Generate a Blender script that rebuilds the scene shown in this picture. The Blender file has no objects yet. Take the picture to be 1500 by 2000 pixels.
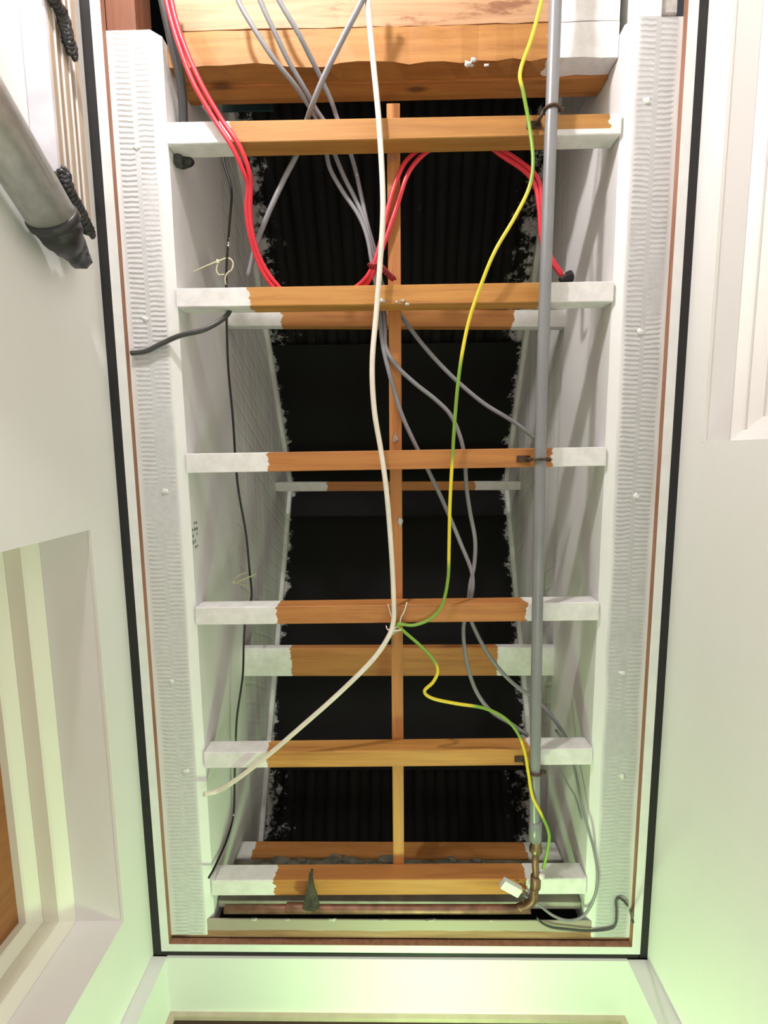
import bpy, bmesh, math, random
from mathutils import Vector, Matrix
random.seed(7)
S = bpy.context.scene
COL = S.collection
# ------------------------------------------------------------------ camera
F = 928.0                      # focal length in pixels of the 1500x2000 frame
RC = Matrix(((0.9998364, 0.0101441, 0.0149739),
             (0.0082610, -0.9926351, 0.1208609),
             (0.0160897, -0.1207174, -0.9925565)))      # world -> camera
CAM = Vector((0, 0, 1.6))
cd = bpy.data.cameras.new('camera'); cam = bpy.data.objects.new('camera', cd); COL.objects.link(cam)
cam.matrix_world = Matrix.Translation(CAM) @ RC.transposed().to_4x4()
cd.sensor_fit = 'VERTICAL'; cd.sensor_height = 36.0; cd.lens = F / 2000 * 36.0
cd.clip_start = 0.02
S.camera = cam
# ------------------------------------------------------------------ world, lamps, exposure
W = bpy.data.worlds.new('world'); S.world = W; W.use_nodes = True
W.node_tree.nodes['Background'].inputs[0].default_value = (0.9, 0.92, 1.0, 1)
W.node_tree.nodes['Background'].inputs[1].default_value = 0.05
def lamp(name, loc, col, watt, rad):
    l = bpy.data.lights.new(name, 'POINT'); l.energy = watt; l.color = col; l.shadow_soft_size = rad
    o = bpy.data.objects.new(name, l); COL.objects.link(o); o.location = loc; return o
lamp('hall_bulb', (-0.30, -1.10, 2.03), (1.0, 0.945, 0.945), 23.0, 0.028)
lamp('door_lamp', (0.08, 1.065, 2.08), (0.58, 1.0, 0.42), 5.6, 0.05)
lamp('fill_lamp', (0.06, 0.60, 1.32), (1.0, 0.98, 0.975), 7.0, 0.22)  # unseen fill light, added to lift the undersides and walls
S.view_settings.view_transform = 'Standard'; S.view_settings.look = 'None'
S.view_settings.gamma = 1.0; S.view_settings.use_curve_mapping = False
S.view_settings.exposure = 0.58
# ------------------------------------------------------------------ helpers
def ray(px, py):
    return RC.transposed() @ Vector((px - 750.0, -(py - 1000.0), -F))
def atZ(px, py, z):
    d = ray(px, py); return CAM + d * ((z - CAM.z) / d.z)
def atX(px, py, x):
    d = ray(px, py); return CAM + d * ((x - CAM.x) / d.x)
def atY(px, py, y):
    d = ray(px, py); return CAM + d * ((y - CAM.y) / d.y)
SH = 0.02                                             # the old shaft leans slightly to the right
def lean(z): return SH * (z - 2.45)

def obj(name, bm, mats, parent=None, smooth=False):
    me = bpy.data.meshes.new(name); bm.normal_update(); bm.to_mesh(me); bm.free()
    if not isinstance(mats, (list, tuple)): mats = [mats]
    for m in mats: me.materials.append(m)
    if smooth:
        for p in me.polygons: p.use_smooth = True
    o = bpy.data.objects.new(name, me); COL.objects.link(o)
    if parent is not None:
        o.parent = parent
        if parent.type == 'EMPTY': o.location = -parent.location
    return o
def thing(name, label, cat, loc=(0, 0, 0), group=None):
    o = bpy.data.objects.new(name, None); COL.objects.link(o); o.location = loc
    o.empty_display_size = 0.05
    o['label'] = label; o['category'] = cat
    if group: o['group'] = group
    return o
def tag(o, label, cat, group=None):
    o['label'] = label; o['category'] = cat
    if group: o['group'] = group
    return o
def struct(o, label=None, cat=None):
    o['kind'] = 'structure'
    if label: o['label'] = label
    if cat: o['category'] = cat
    return o
def hexa(bm, v, mi=0):
    """eight corners: bottom 4 (ccw) then top 4"""
    vs = [bm.verts.new(p) for p in v]
    fs = []
    for f in ((3, 2, 1, 0), (4, 5, 6, 7), (0, 1, 5, 4), (1, 2, 6, 5), (2, 3, 7, 6), (3, 0, 4, 7)):
        fc = bm.faces.new([vs[i] for i in f]); fc.material_index = mi; fs.append(fc)
    return fs
def box(bm, x0, x1, y0, y1, z0, z1, mi=0):
    return hexa(bm, [(x0, y0, z0), (x1, y0, z0), (x1, y1, z0), (x0, y1, z0),
                     (x0, y0, z1), (x1, y0, z1), (x1, y1, z1), (x0, y1, z1)], mi)
def bevel(bm, w, seg=1):
    bmesh.ops.recalc_face_normals(bm, faces=bm.faces)
    bmesh.ops.bevel(bm, geom=list(bm.edges), offset=w, segments=seg, affect='EDGES', profile=0.5)
def catmull(P, n=8):
    P = [Vector(p) for p in P]; out = []
    Q = [P[0] * 2 - P[1]] + P + [P[-1] * 2 - P[-2]]
    for i in range(1, len(Q) - 2):
        p0, p1, p2, p3 = Q[i - 1:i + 3]
        for k in range(n):
            t = k / n
            out.append(0.5 * ((2 * p1) + (p2 - p0) * t + (2 * p0 - 5 * p1 + 4 * p2 - p3) * t * t + (3 * p1 - p0 - 3 * p2 + p3) * t ** 3))
    out.append(P[-1]); return out
def sweep(bm, pts, r, seg=10, mi=0, cap=True):
    """tube along pts; r is a number or a list"""
    pts = [Vector(p) for p in pts]; n = len(pts)
    T = [(pts[min(i + 1, n - 1)] - pts[max(i - 1, 0)]).normalized() for i in range(n)]
    u = T[0].orthogonal().normalized(); rings = []
    for i in range(n):
        u = (u - T[i] * u.dot(T[i])).normalized(); v = T[i].cross(u)
        rr = r[i] if isinstance(r, (list, tuple)) else r
        rings.append([bm.verts.new(pts[i] + (u * math.cos(2 * math.pi * k / seg) + v * math.sin(2 * math.pi * k / seg)) * rr) for k in range(seg)])
    for a, b in zip(rings, rings[1:]):
        for k in range(seg):
            f = bm.faces.new((a[k], a[(k + 1) % seg], b[(k + 1) % seg], b[k])); f.material_index = mi; f.smooth = True
    if cap:
        f = bm.faces.new(list(reversed(rings[0]))); f.material_index = mi
        f = bm.faces.new(rings[-1]); f.material_index = mi
def blob(bm, c, r, sx=1, sy=1, sz=1, amp=0.25, sub=2, rot=None):
    ret = bmesh.ops.create_icosphere(bm, subdivisions=sub, radius=1.0)
    M = rot or Matrix.Identity(3)
    for v in ret['verts']:
        d = v.co.normalized()
        k = 1 + amp * (random.random() - 0.5) * 2
        p = Vector((d.x * sx, d.y * sy, d.z * sz)) * r * k
        v.co = Vector(c) + M @ p
# ------------------------------------------------------------------ materials
def nodes(name):
    m = bpy.data.materials.new(name); m.use_nodes = True
    nt = m.node_tree; b = nt.nodes['Principled BSDF']
    return m, nt, b
def N(nt, typ, **kw):
    n = nt.nodes.new(typ)
    for k, v in kw.items():
        if k in n.inputs.keys(): n.inputs[k].default_value = v
        else: setattr(n, k, v)
    return n
def coords(nt, scale=(1, 1, 1)):
    tc = N(nt, 'ShaderNodeTexCoord'); mp = N(nt, 'ShaderNodeMapping')
    mp.inputs['Scale'].default_value = scale
    nt.links.new(tc.outputs['Object'], mp.inputs[0]); return mp.outputs[0]
def ramp(nt, src, stops):
    r = N(nt, 'ShaderNodeValToRGB'); e = r.color_ramp.elements
    while len(e) < len(stops): e.new(0.5)
    for i, (p, c) in enumerate(stops):
        e[i].position = p; e[i].color = (*c, 1) if len(c) == 3 else c
    nt.links.new(src, r.inputs[0]); return r.outputs[0]
def math_n(nt, op, a, b=None, clamp=False):
    n = N(nt, 'ShaderNodeMath', operation=op); n.use_clamp = clamp
    for i, v in enumerate((a, b)):
        if v is None: continue
        if isinstance(v, (int, float)): n.inputs[i].default_value = v
        else: nt.links.new(v, n.inputs[i])
    return n.outputs[0]
def mixc(nt, fac, a, b):
    n = N(nt, 'ShaderNodeMix', data_type='RGBA')
    for s, v in ((n.inputs[0], fac), (n.inputs[6], a), (n.inputs[7], b)):
        if isinstance(v, (int, float)): s.default_value = v
        elif isinstance(v, tuple): s.default_value = (*v, 1)
        else: nt.links.new(v, s)
    return n.outputs[2]
def bump(nt, b, h, strength=0.3, dist=0.002):
    n = N(nt, 'ShaderNodeBump'); n.inputs['Strength'].default_value = strength; n.inputs['Distance'].default_value = dist
    nt.links.new(h, n.inputs['Height']); nt.links.new(n.outputs[0], b.inputs['Normal'])
def noise(nt, co, scale, detail=4, rough=0.55):
    n = N(nt, 'ShaderNodeTexNoise'); n.inputs['Scale'].default_value = scale
    n.inputs['Detail'].default_value = detail; n.inputs['Roughness'].default_value = rough
    nt.links.new(co, n.inputs['Vector']); return n.outputs[0]

def plain(name, col, rough=0.5, metal=0.0, var=0.06, sc=30, bmp=0.0):
    m, nt, b = nodes(name); co = coords(nt); nz = noise(nt, co, sc)
    c2 = tuple(max(0, c * (1 - var * 2)) for c in col); c1 = tuple(min(1, c * (1 + var)) for c in col)
    nt.links.new(ramp(nt, nz, [(0.3, c2), (0.7, c1)]), b.inputs['Base Color'])
    b.inputs['Roughness'].default_value = rough; b.inputs['Metallic'].default_value = metal
    if bmp: bump(nt, b, nz, bmp, 0.001)
    return m
def wall_paint(name, col, axis):
    """plaster wall brushed with white paint: faint horizontal brush marks"""
    m, nt, b = nodes(name); co = coords(nt, axis); n1 = noise(nt, co, 14, 6, 0.6); n2 = noise(nt, coords(nt), 5, 3)
    a = tuple(c * 0.93 for c in col)
    nt.links.new(mixc(nt, n2, mixc(nt, n1, a, col), col), b.inputs['Base Color'])
    b.inputs['Roughness'].default_value = 0.55
    bump(nt, b, n1, 0.12, 0.002); return m
def wood_nodes(nt, along, c0, c1, c2, knots=True):
    st = {'x': (0.55, 9, 9), 'y': (9, 0.55, 9), 'z': (9, 9, 0.55)}[along]
    co = coords(nt, st)
    w = N(nt, 'ShaderNodeTexNoise'); w.inputs['Scale'].default_value = 9; w.inputs['Detail'].default_value = 7; w.inputs['Roughness'].default_value = 0.62
    w.inputs['Distortion'].default_value = 0.6
    nt.links.new(co, w.inputs['Vector'])
    col = ramp(nt, w.outputs[0], [(0.28, c0), (0.5, c1), (0.72, c2)])
    big = noise(nt, coords(nt), 7, 3)
    col = mixc(nt, math_n(nt, 'MULTIPLY', big, 0.35), col, tuple(c * 0.62 for c in c1))
    if knots:
        sk = {'x': (2.6, 7, 7), 'y': (7, 2.6, 7), 'z': (7, 7, 2.6)}[along]
        v = N(nt, 'ShaderNodeTexVoronoi'); v.inputs['Scale'].default_value = 1.9; nt.links.new(coords(nt, sk), v.inputs['Vector'])
        kn = ramp(nt, v.outputs['Distance'], [(0.05, (1, 1, 1)), (0.13, (0, 0, 0))])
        col = mixc(nt, math_n(nt, 'MULTIPLY', kn, 0.75), col, tuple(c * 0.28 for c in c0))
    return col, w.outputs[0]
PINE = ((0.38, 0.155, 0.033), (0.55, 0.25, 0.056), (0.64, 0.33, 0.085))
OLD = ((0.34, 0.125, 0.030), (0.50, 0.20, 0.050), (0.57, 0.25, 0.066))
def white_nodes(nt):
    n1 = noise(nt, coords(nt), 38, 5, 0.65)
    return ramp(nt, n1, [(0.3, (0.70, 0.685, 0.655)), (0.62, (0.83, 0.82, 0.80))])
def batten_mat(name, xl, xr, pal=PINE, along='x', amp=0.012, side=None, blotch=False):
    """bare wood whose ends x<xl and x>xr carry the white paint brushed on from the sides"""
    m, nt, b = nodes(name)
    col, h = wood_nodes(nt, along, *pal)
    if blotch:                                          # bark and rot stains on the rough plank
        bl = ramp(nt, noise(nt, coords(nt, (5, 18, 18)), 1.5, 6, 0.7), [(0.56, (0, 0, 0)), (0.64, (1, 1, 1))])
        col = mixc(nt, math_n(nt, 'MULTIPLY', bl, 0.8), col, (0.20, 0.075, 0.03))
    tc = N(nt, 'ShaderNodeTexCoord'); sp = N(nt, 'ShaderNodeSeparateXYZ'); nt.links.new(tc.outputs['Object'], sp.inputs[0])
    nz = noise(nt, coords(nt, (4, 34, 34)), 3.0, 5, 0.7); nz2 = noise(nt, coords(nt, (1, 1, 1)), 60, 3)
    off = math_n(nt, 'ADD', math_n(nt, 'MULTIPLY', math_n(nt, 'SUBTRACT', nz, 0.5), amp * 2),
                 math_n(nt, 'MULTIPLY', math_n(nt, 'SUBTRACT', nz2, 0.5), amp * 0.7))
    x = math_n(nt, 'ADD', sp.outputs[0], off)
    l = math_n(nt, 'LESS_THAN', x, xl); r = math_n(nt, 'GREATER_THAN', x, xr)
    fac = math_n(nt, 'MAXIMUM', l, r)
    if side:                                            # (y of the side face, x beyond which that face is painted)
        fac = math_n(nt, 'MAXIMUM', fac, math_n(nt, 'MULTIPLY', math_n(nt, 'GREATER_THAN', sp.outputs[1], side[0]), math_n(nt, 'GREATER_THAN', x, side[1])))
    nt.links.new(mixc(nt, fac, col, white_nodes(nt)), b.inputs['Base Color'])
    b.inputs['Roughness'].default_value = 0.62
    bump(nt, b, h, 0.18, 0.002); return m
def wood_mat(name, pal, along='x', rough=0.6, knots=True):
    m, nt, b = nodes(name); col, h = wood_nodes(nt, along, *pal, knots)
    nt.links.new(col, b.inputs['Base Color']); b.inputs['Roughness'].default_value = rough
    bump(nt, b, h, 0.2, 0.002); return m
def sawn_white(name, x0, x1, gr):
    """white paint over rough-sawn timber: rows of saw-tooth ribs across the underside"""
    m, nt, b = nodes(name)
    tc = N(nt, 'ShaderNodeTexCoord'); sp = N(nt, 'ShaderNodeSeparateXYZ'); nt.links.new(tc.outputs['Object'], sp.inputs[0])
    wob = noise(nt, coords(nt, (30, 6, 30)), 1.0, 3)
    ph = math_n(nt, 'ADD', math_n(nt, 'MULTIPLY', sp.outputs[1], 2 * math.pi / 0.0082), math_n(nt, 'MULTIPLY', wob, 7.0))
    # two columns of ribs, half a pitch apart, with a smooth ridge between
    xm = (x0 + x1) / 2
    side = math_n(nt, 'GREATER_THAN', sp.outputs[0], xm)
    s = math_n(nt, 'SINE', math_n(nt, 'ADD', ph, math_n(nt, 'MULTIPLY', side, 2.1)))
    d = math_n(nt, 'ABSOLUTE', math_n(nt, 'SUBTRACT', sp.outputs[0], xm))
    mid = math_n(nt, 'GREATER_THAN', d, 0.004)
    inn = math_n(nt, 'LESS_THAN', d, (x1 - x0) / 2)
    patch = ramp(nt, noise(nt, coords(nt, (9, 5, 9)), 1.0, 2), [(0.36, (0, 0, 0)), (0.52, (1, 1, 1))])
    rib = math_n(nt, 'MULTIPLY', math_n(nt, 'MULTIPLY', s, mid), math_n(nt, 'MULTIPLY', inn, patch))
    fine = noise(nt, coords(nt), 90, 4)
    h = math_n(nt, 'ADD', rib, math_n(nt, 'MULTIPLY', fine, 0.6))
    edge = ramp(nt, math_n(nt, 'ADD', d, math_n(nt, 'MULTIPLY', math_n(nt, 'SUBTRACT', wob, 0.5), 0.012)), [((x1 - x0) / 2 - 0.003, (0, 0, 0)), ((x1 - x0) / 2 + 0.005, (1, 1, 1))])
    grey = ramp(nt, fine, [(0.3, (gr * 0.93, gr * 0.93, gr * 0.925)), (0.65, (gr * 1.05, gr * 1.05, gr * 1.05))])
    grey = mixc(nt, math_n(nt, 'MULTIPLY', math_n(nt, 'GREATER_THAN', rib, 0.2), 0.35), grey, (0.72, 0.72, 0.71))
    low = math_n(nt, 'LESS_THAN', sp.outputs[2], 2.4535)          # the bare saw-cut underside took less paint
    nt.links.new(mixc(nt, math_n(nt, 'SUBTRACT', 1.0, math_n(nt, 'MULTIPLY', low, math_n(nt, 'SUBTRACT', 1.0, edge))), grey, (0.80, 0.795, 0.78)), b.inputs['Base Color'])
    b.inputs['Roughness'].default_value = 0.6
    bump(nt, b, h, 0.42, 0.0016); return m
def board_white(name):
    """white emulsion on old boards, streaked along the timber, with slanting saw lines"""
    m, nt, b = nodes(name)
    st = noise(nt, coords(nt, (20, 1.2, 22)), 1.6, 5, 0.6)
    wv = N(nt, 'ShaderNodeTexWave'); wv.wave_type = 'BANDS'; wv.bands_direction = 'Y'
    wv.inputs['Scale'].default_value = 7; wv.inputs['Distortion'].default_value = 1.2; wv.inputs['Detail'].default_value = 2
    mp = N(nt, 'ShaderNodeMapping'); mp.inputs['Rotation'].default_value = (0.5, 0, 0)
    tc = N(nt, 'ShaderNodeTexCoord'); nt.links.new(tc.outputs['Object'], mp.inputs[0]); nt.links.new(mp.outputs[0], wv.inputs['Vector'])
    ln = ramp(nt, wv.outputs[0], [(0.0, (0, 0, 0)), (0.16, (1, 1, 1))])
    nt.links.new(ramp(nt, st, [(0.30, (0.64, 0.62, 0.595)), (0.60, (0.81, 0.80, 0.785))]), b.inputs['Base Color'])
    b.inputs['Roughness'].default_value = 0.65
    bump(nt, b, math_n(nt, 'ADD', ln, math_n(nt, 'MULTIPLY', st, 1.2)), 0.4, 0.0025); return m
def tar_mat(name, xl, xr, slope=5.0, top=0.70, base=0.004):
    """black roofing underside with white overspray along both side walls"""
    m, nt, b = nodes(name)
    tc = N(nt, 'ShaderNodeTexCoord'); sp = N(nt, 'ShaderNodeSeparateXYZ'); nt.links.new(tc.outputs['Object'], sp.inputs[0])
    n1 = noise(nt, coords(nt, (1.0, 1.5, 1)), 12, 9, 0.8); n2 = noise(nt, coords(nt), 55, 4, 0.7)
    nn = math_n(nt, 'ADD', math_n(nt, 'MULTIPLY', n1, 0.7), math_n(nt, 'MULTIPLY', n2, 0.3))
    xs = math_n(nt, 'SUBTRACT', sp.outputs[0], math_n(nt, 'MULTIPLY', math_n(nt, 'SUBTRACT', sp.outputs[2], 2.45), SH))
    dl = math_n(nt, 'SUBTRACT', xs, xl); dr = math_n(nt, 'SUBTRACT', xr, xs)
    d = math_n(nt, 'MINIMUM', dl, dr)
    lim = math_n(nt, 'ADD', 0.43, math_n(nt, 'MULTIPLY', d, slope))
    fac = ramp(nt, math_n(nt, 'ADD', math_n(nt, 'SUBTRACT', nn, math_n(nt, 'MINIMUM', lim, top)), 0.5), [(0.5, (0, 0, 0)), (0.56, (1, 1, 1))])
    nt.links.new(mixc(nt, fac, (base * 1.1, base, base * 0.9), (0.55, 0.54, 0.53)), b.inputs['Base Color'])
    b.inputs['Roughness'].default_value = 0.75
    b.inputs['Specular IOR Level'].default_value = 0.25
    return m
def flecked(name, col, fleck=(0.8, 0.79, 0.77), thr=0.66, rough=0.4, sc=26):
    """cable jacket with dried paint splashes"""
    m, nt, b = nodes(name); n1 = noise(nt, coords(nt), sc, 4, 0.6)
    fac = math_n(nt, 'GREATER_THAN', n1, thr)
    nt.links.new(mixc(nt, fac, col, fleck), b.inputs['Base Color'])
    b.inputs['Roughness'].default_value = rough; return m
M = {}
M['wall'] = wall_paint('white_wall_paint', (0.79, 0.775, 0.755), (1, 0.25, 2.0))
M['wall_end'] = wall_paint('white_end_wall_paint', (0.78, 0.775, 0.76), (0.25, 1, 2.0))
M['gloss'] = wall_paint('white_joinery_paint', (0.80, 0.785, 0.745), (1, 0.2, 1))
M['cream'] = wall_paint('cream_door_enamel', (0.82, 0.80, 0.68), (1, 0.2, 1))
M['black'] = plain('flat_black', (0.010, 0.009, 0.009), 0.6, var=0.2, sc=60)
M['strip'] = plain('white_strip_paint', (0.78, 0.78, 0.76), 0.5, var=0.03)
M['rawedge'] = wood_mat('raw_strip_edge', ((0.20, 0.085, 0.045), (0.31, 0.145, 0.085), (0.40, 0.21, 0.135)), 'y', 0.7, False)  # raw wood, its colour darkened to carry the shadow at the end
M['board'] = board_white('white_emulsion_boards')
M['brown_door'] = wood_mat('brown_door_wood', ((0.22, 0.075, 0.018), (0.32, 0.115, 0.03), (0.38, 0.15, 0.04)), 'z', 0.4, False)
M['dark_wood'] = wood_mat('dark_door_wood', ((0.03, 0.014, 0.008), (0.045, 0.021, 0.012), (0.06, 0.03, 0.017)), 'x', 0.45, False)
M['floor'] = wood_mat('floor_boards', ((0.16, 0.085, 0.04), (0.24, 0.13, 0.065), (0.3, 0.17, 0.09)), 'y', 0.45, False)
M['tar'] = tar_mat('black_tar_boards', -0.375, 0.385)
M['tar_sheet'] = tar_mat('black_corrugated_sheet', -0.375, 0.385, 2.0, 0.64, 0.006)
M['void'] = plain('void_black', (0.006, 0.005, 0.005), 0.9)  # darkness of the void put into the colour
M['pipe'] = plain('grey_plastic_pipe', (0.235, 0.24, 0.245), 0.32, var=0.04, sc=12)
M['copper'] = plain('aged_copper', (0.25, 0.125, 0.085), 0.48, 0.55, var=0.25, sc=35)
M['brass'] = plain('dull_brass', (0.24, 0.17, 0.09), 0.4, 0.7, var=0.2, sc=50)
M['rust'] = plain('rusty_steel', (0.10, 0.055, 0.03), 0.7, 0.3, var=0.3, sc=80)
M['white_cable'] = plain('white_cable', (0.80, 0.74, 0.62), 0.4, var=0.05)
M['grey_cable'] = flecked('grey_cable', (0.245, 0.245, 0.26), thr=0.69)
M['dark_cable'] = flecked('dark_grey_cable', (0.06, 0.06, 0.058), thr=0.68)
M['black_cable'] = flecked('black_cable', (0.014, 0.013, 0.012), thr=0.665, sc=34)
M['red'] = flecked('red_cable', (0.70, 0.035, 0.055), (0.8, 0.72, 0.7), 0.71, 0.35)
M['red_tie'] = plain('dark_red_wire', (0.30, 0.012, 0.02), 0.4, var=0.2)
M['tie'] = plain('cream_zip_tie', (0.66, 0.62, 0.42), 0.45, var=0.05)
M['plaster'] = plain('plaster_crumbs', (0.60, 0.58, 0.54), 0.9, var=0.15, sc=60, bmp=0.4)
M['mortar'] = plain('grey_mortar', (0.27, 0.245, 0.215), 0.95, var=0.25, sc=40, bmp=0.6)
M['steel'] = None
M['rubber'] = plain('black_rubber', (0.03, 0.03, 0.03), 0.42, var=0.3, sc=40, bmp=0.5)
M['cover'] = plain('pale_board_face', (0.66, 0.65, 0.69), 0.5, var=0.07, sc=18)
M['paper'] = plain('brown_leaf', (0.055, 0.042, 0.030), 0.85, var=0.3, sc=60)
M['conn'] = plain('white_connector', (0.78, 0.77, 0.74), 0.4, var=0.03)
M['teal'] = plain('teal_sheet', (0.016, 0.05, 0.055), 0.6, var=0.1)
M['ink'] = plain('grey_stamp_ink', (0.16, 0.16, 0.15), 0.8, var=0.2)
m, nt, b = nodes('brushed_steel'); n1 = noise(nt, coords(nt, (3, 3, 3)), 25, 4)
nt.links.new(ramp(nt, n1, [(0.3, (0.52, 0.51, 0.49)), (0.7, (0.66, 0.65, 0.63))]), b.inputs['Base Color'])
b.inputs['Metallic'].default_value = 0.65; b.inputs['Roughness'].default_value = 0.42; M['steel'] = m
m, nt, b = nodes('yellow_green_wire')       # earth wire: green stripe wandering round a yellow jacket
w = N(nt, 'ShaderNodeTexWave'); w.wave_type = 'BANDS'; w.bands_direction = 'DIAGONAL'
w.inputs['Scale'].default_value = 1.9; w.inputs['Distortion'].default_value = 1.0
nt.links.new(coords(nt), w.inputs['Vector'])
nt.links.new(ramp(nt, w.outputs[0], [(0.42, (0.72, 0.60, 0.035)), (0.60, (0.20, 0.36, 0.04))]), b.inputs['Base Color'])
b.inputs['Roughness'].default_value = 0.35; M['earth'] = m

# ================================================================== the room
XL, XR, ZC, YE = -0.490, 0.502, 2.44, 1.003
def plane_wall(bm, x0, x1, holes, ya, yb, zt):
    """wall slab between x0..x1 with one door opening (y0,y1,ztop)"""
    (y0, y1, zh) = holes
    box(bm, x0, x1, ya, y0, 0, zt); box(bm, x0, x1, y1, yb, 0, zt); box(bm, x0, x1, y0, y1, zh, zt)
bm = bmesh.new(); box(bm, -1.2, 1.2, -2.6, 1.4, -0.05, 0); struct(obj('floor', bm, M['floor']))
D1 = (0.117, 0.833, 2.356); D2 = (-0.93, -0.015, 2.38)
bm = bmesh.new(); plane_wall(bm, -0.576, XL, D1, -2.4, YE, ZC + 0.012); struct(obj('wall_left', bm, M['wall']))
bm = bmesh.new(); plane_wall(bm, XR, 0.544, D2, -2.4, YE, ZC + 0.012); struct(obj('wall_right', bm, M['wall']))
bm = bmesh.new(); box(bm, -0.62, 0.62, -2.5, -2.4, 0, ZC + 0.012); struct(obj('wall_back', bm, M['wall_end']))
bm = bmesh.new(); box(bm, XL + 0.0, XR, -2.4, -1.02, ZC, ZC + 0.012); struct(obj('ceiling_back', bm, M['wall_end']))
# end wall: two narrow returns, the reveal behind them and the soffit over the end door
bm = bmesh.new()
box(bm, -0.60, -0.4615, YE, 1.30, 0, ZC - 0.002); box(bm, 0.4615, 0.62, YE, 1.30, 0, ZC - 0.002)
box(bm, -0.4615, 0.4615, YE, 1.30, 2.435, ZC + 0.012)
struct(obj('wall_end', bm, M['wall_end']))
# end door: cream bead and dark leaf set back in the reveal
d3 = bpy.data.objects.new('door_3', None); COL.objects.link(d3); d3.location = (0, 1.18, 0); struct(d3)
bm = bmesh.new(); box(bm, -0.4615, 0.4615, 1.127, 1.136, 2.426, 2.435); box(bm, -0.4615, -0.449, 1.127, 1.136, 0, 2.426); box(bm, 0.449, 0.4615, 1.127, 1.136, 0, 2.426)
obj('bead', bm, plain('bead_paint', (0.52, 0.42, 0.33), 0.6), d3)
bm = bmesh.new(); box(bm, -0.4615, 0.4615, 1.136, 1.176, 0, 2.435)
for x0, x1 in ((-0.36, -0.05), (0.05, 0.36)):
    for z0, z1 in ((0.3, 1.0), (1.15, 2.2)): box(bm, x0, x1, 1.124, 1.136, z0, z1)
obj('door_leaf', bm, M['dark_wood'], d3)

def ring(bm, xa, xb, y0, y1, zh, inset_y, inset_z):
    """door-frame ring between xa and xb with the opening shrunk by the insets"""
    box(bm, xa, xb, y0 - 0.02, y0 + inset_y, 0, zh - inset_z)
    box(bm, xa, xb, y1 - inset_y, y1 + 0.02, 0, zh - inset_z)
    box(bm, xa, xb, y0 - 0.02, y1 + 0.02, zh - inset_z, zh + 0.02)
def moulding(bm, D, prof):
    """closed profile of (x, inset) carried round the two jambs and the head of an opening, mitred"""
    rows = []
    for x, ins in prof:
        rows.append([bm.verts.new(p) for p in ((x, D[0] + ins, 0), (x, D[0] + ins, D[2] - ins), (x, D[1] - ins, D[2] - ins), (x, D[1] - ins, 0))])
    n = len(rows)
    for a in range(n):
        for k in range(3): bm.faces.new((rows[a][k], rows[a][k + 1], rows[(a + 1) % n][k + 1], rows[(a + 1) % n][k]))
    bm.faces.new([r[0] for r in rows]); bm.faces.new([r[3] for r in reversed(rows)])
    bmesh.ops.recalc_face_normals(bm, faces=bm.faces); return bm
d1 = bpy.data.objects.new('door_1', None); COL.objects.link(d1); d1.location = (-0.62, 0.475, 0); struct(d1)
obj('door_frame', moulding(bmesh.new(), D1, [(-0.5765, -0.02), (-0.5765, 0.0), (-0.579, 0.004), (-0.588, 0.019), (-0.591, 0.022), (-0.6185, 0.022), (-0.6185, -0.02)]), M['cream'], d1)
obj('door_stop', moulding(bmesh.new(), D1, [(-0.619, -0.02), (-0.619, 0.0225), (-0.621, 0.025), (-0.630, 0.038), (-0.633, 0.041), (-0.646, 0.041), (-0.646, -0.02)]), M['cream'], d1)
bm = bmesh.new(); box(bm, -0.686, -0.646, 0.10, 0.85, 0, 2.37); obj('door_leaf', bm, M['brown_door'], d1)
d2 = bpy.data.objects.new('door_2', None); COL.objects.link(d2); d2.location = (0.57, -0.47, 0); struct(d2)
obj('door_frame', moulding(bmesh.new(), D2, [(0.5445, -0.02), (0.5445, 0.0), (0.551, 0.015), (0.553, 0.017), (0.5565, 0.017), (0.5565, -0.02)]), M['gloss'], d2)
obj('door_stop', moulding(bmesh.new(), D2, [(0.557, -0.02), (0.557, 0.0175), (0.564, 0.033), (0.566, 0.036), (0.570, 0.036), (0.570, -0.02)]), M['gloss'], d2)
bm = bmesh.new()
ring(bm, 0.570, 0.595, *D2, 0.055, 0.062); lf = obj('door_leaf', bm, M['gloss'], d2)
bm = bmesh.new(); box(bm, 0.584, 0.594, D2[0] + 0.056, D2[1] - 0.056, 0.1, D2[2] - 0.063); obj('door_panel', bm, M['gloss'], d2)
# thin proud plaster arris round the openings
for nm, (x0, x1), D in (('trim_5', (XL - 0.004, XL + 0.0012), D1), ('trim_6', (XR - 0.0012, XR + 0.004), D2)):
    bm = bmesh.new(); w = 0.004
    box(bm, x0, x1, D[0], D[1], D[2] - 0.001, D[2] + w)
    struct(obj(nm, bm, M['gloss']))
# flat black strips and white edging strips round the opened ceiling
BW, WW = 0.0175, 0.0165
bm = bmesh.new(); box(bm, XL, XL + BW, -2.39, YE, ZC, ZC + 0.011); struct(obj('trim_1', bm, M['black']))
bm = bmesh.new(); box(bm, XR - BW + 0.002, XR, -2.39, YE, ZC, ZC + 0.011); struct(obj('trim_2', bm, M['black']))
bm = bmesh.new(); box(bm, XL + BW, XR - BW, YE - 0.0105, YE, ZC, ZC + 0.011)
struct(obj('trim_3', bm, M['black']))
def strip(name, x0, x1, y0, y1, z0=ZC - 0.001, z1=ZC + 0.012):
    bm = bmesh.new(); fs = box(bm, x0, x1, y0, y1, z0, z1)
    for f in fs[1:]: f.material_index = 1
    return struct(obj(name, bm, [M['strip'], M['rawedge']]))
strip('trim_4', XL + BW, XL + BW + WW, -1.0, YE - 0.0105)
strip('trim_7', XR - BW + 0.002 - WW, XR - BW + 0.002, -1.0, YE - 0.0105)
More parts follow.
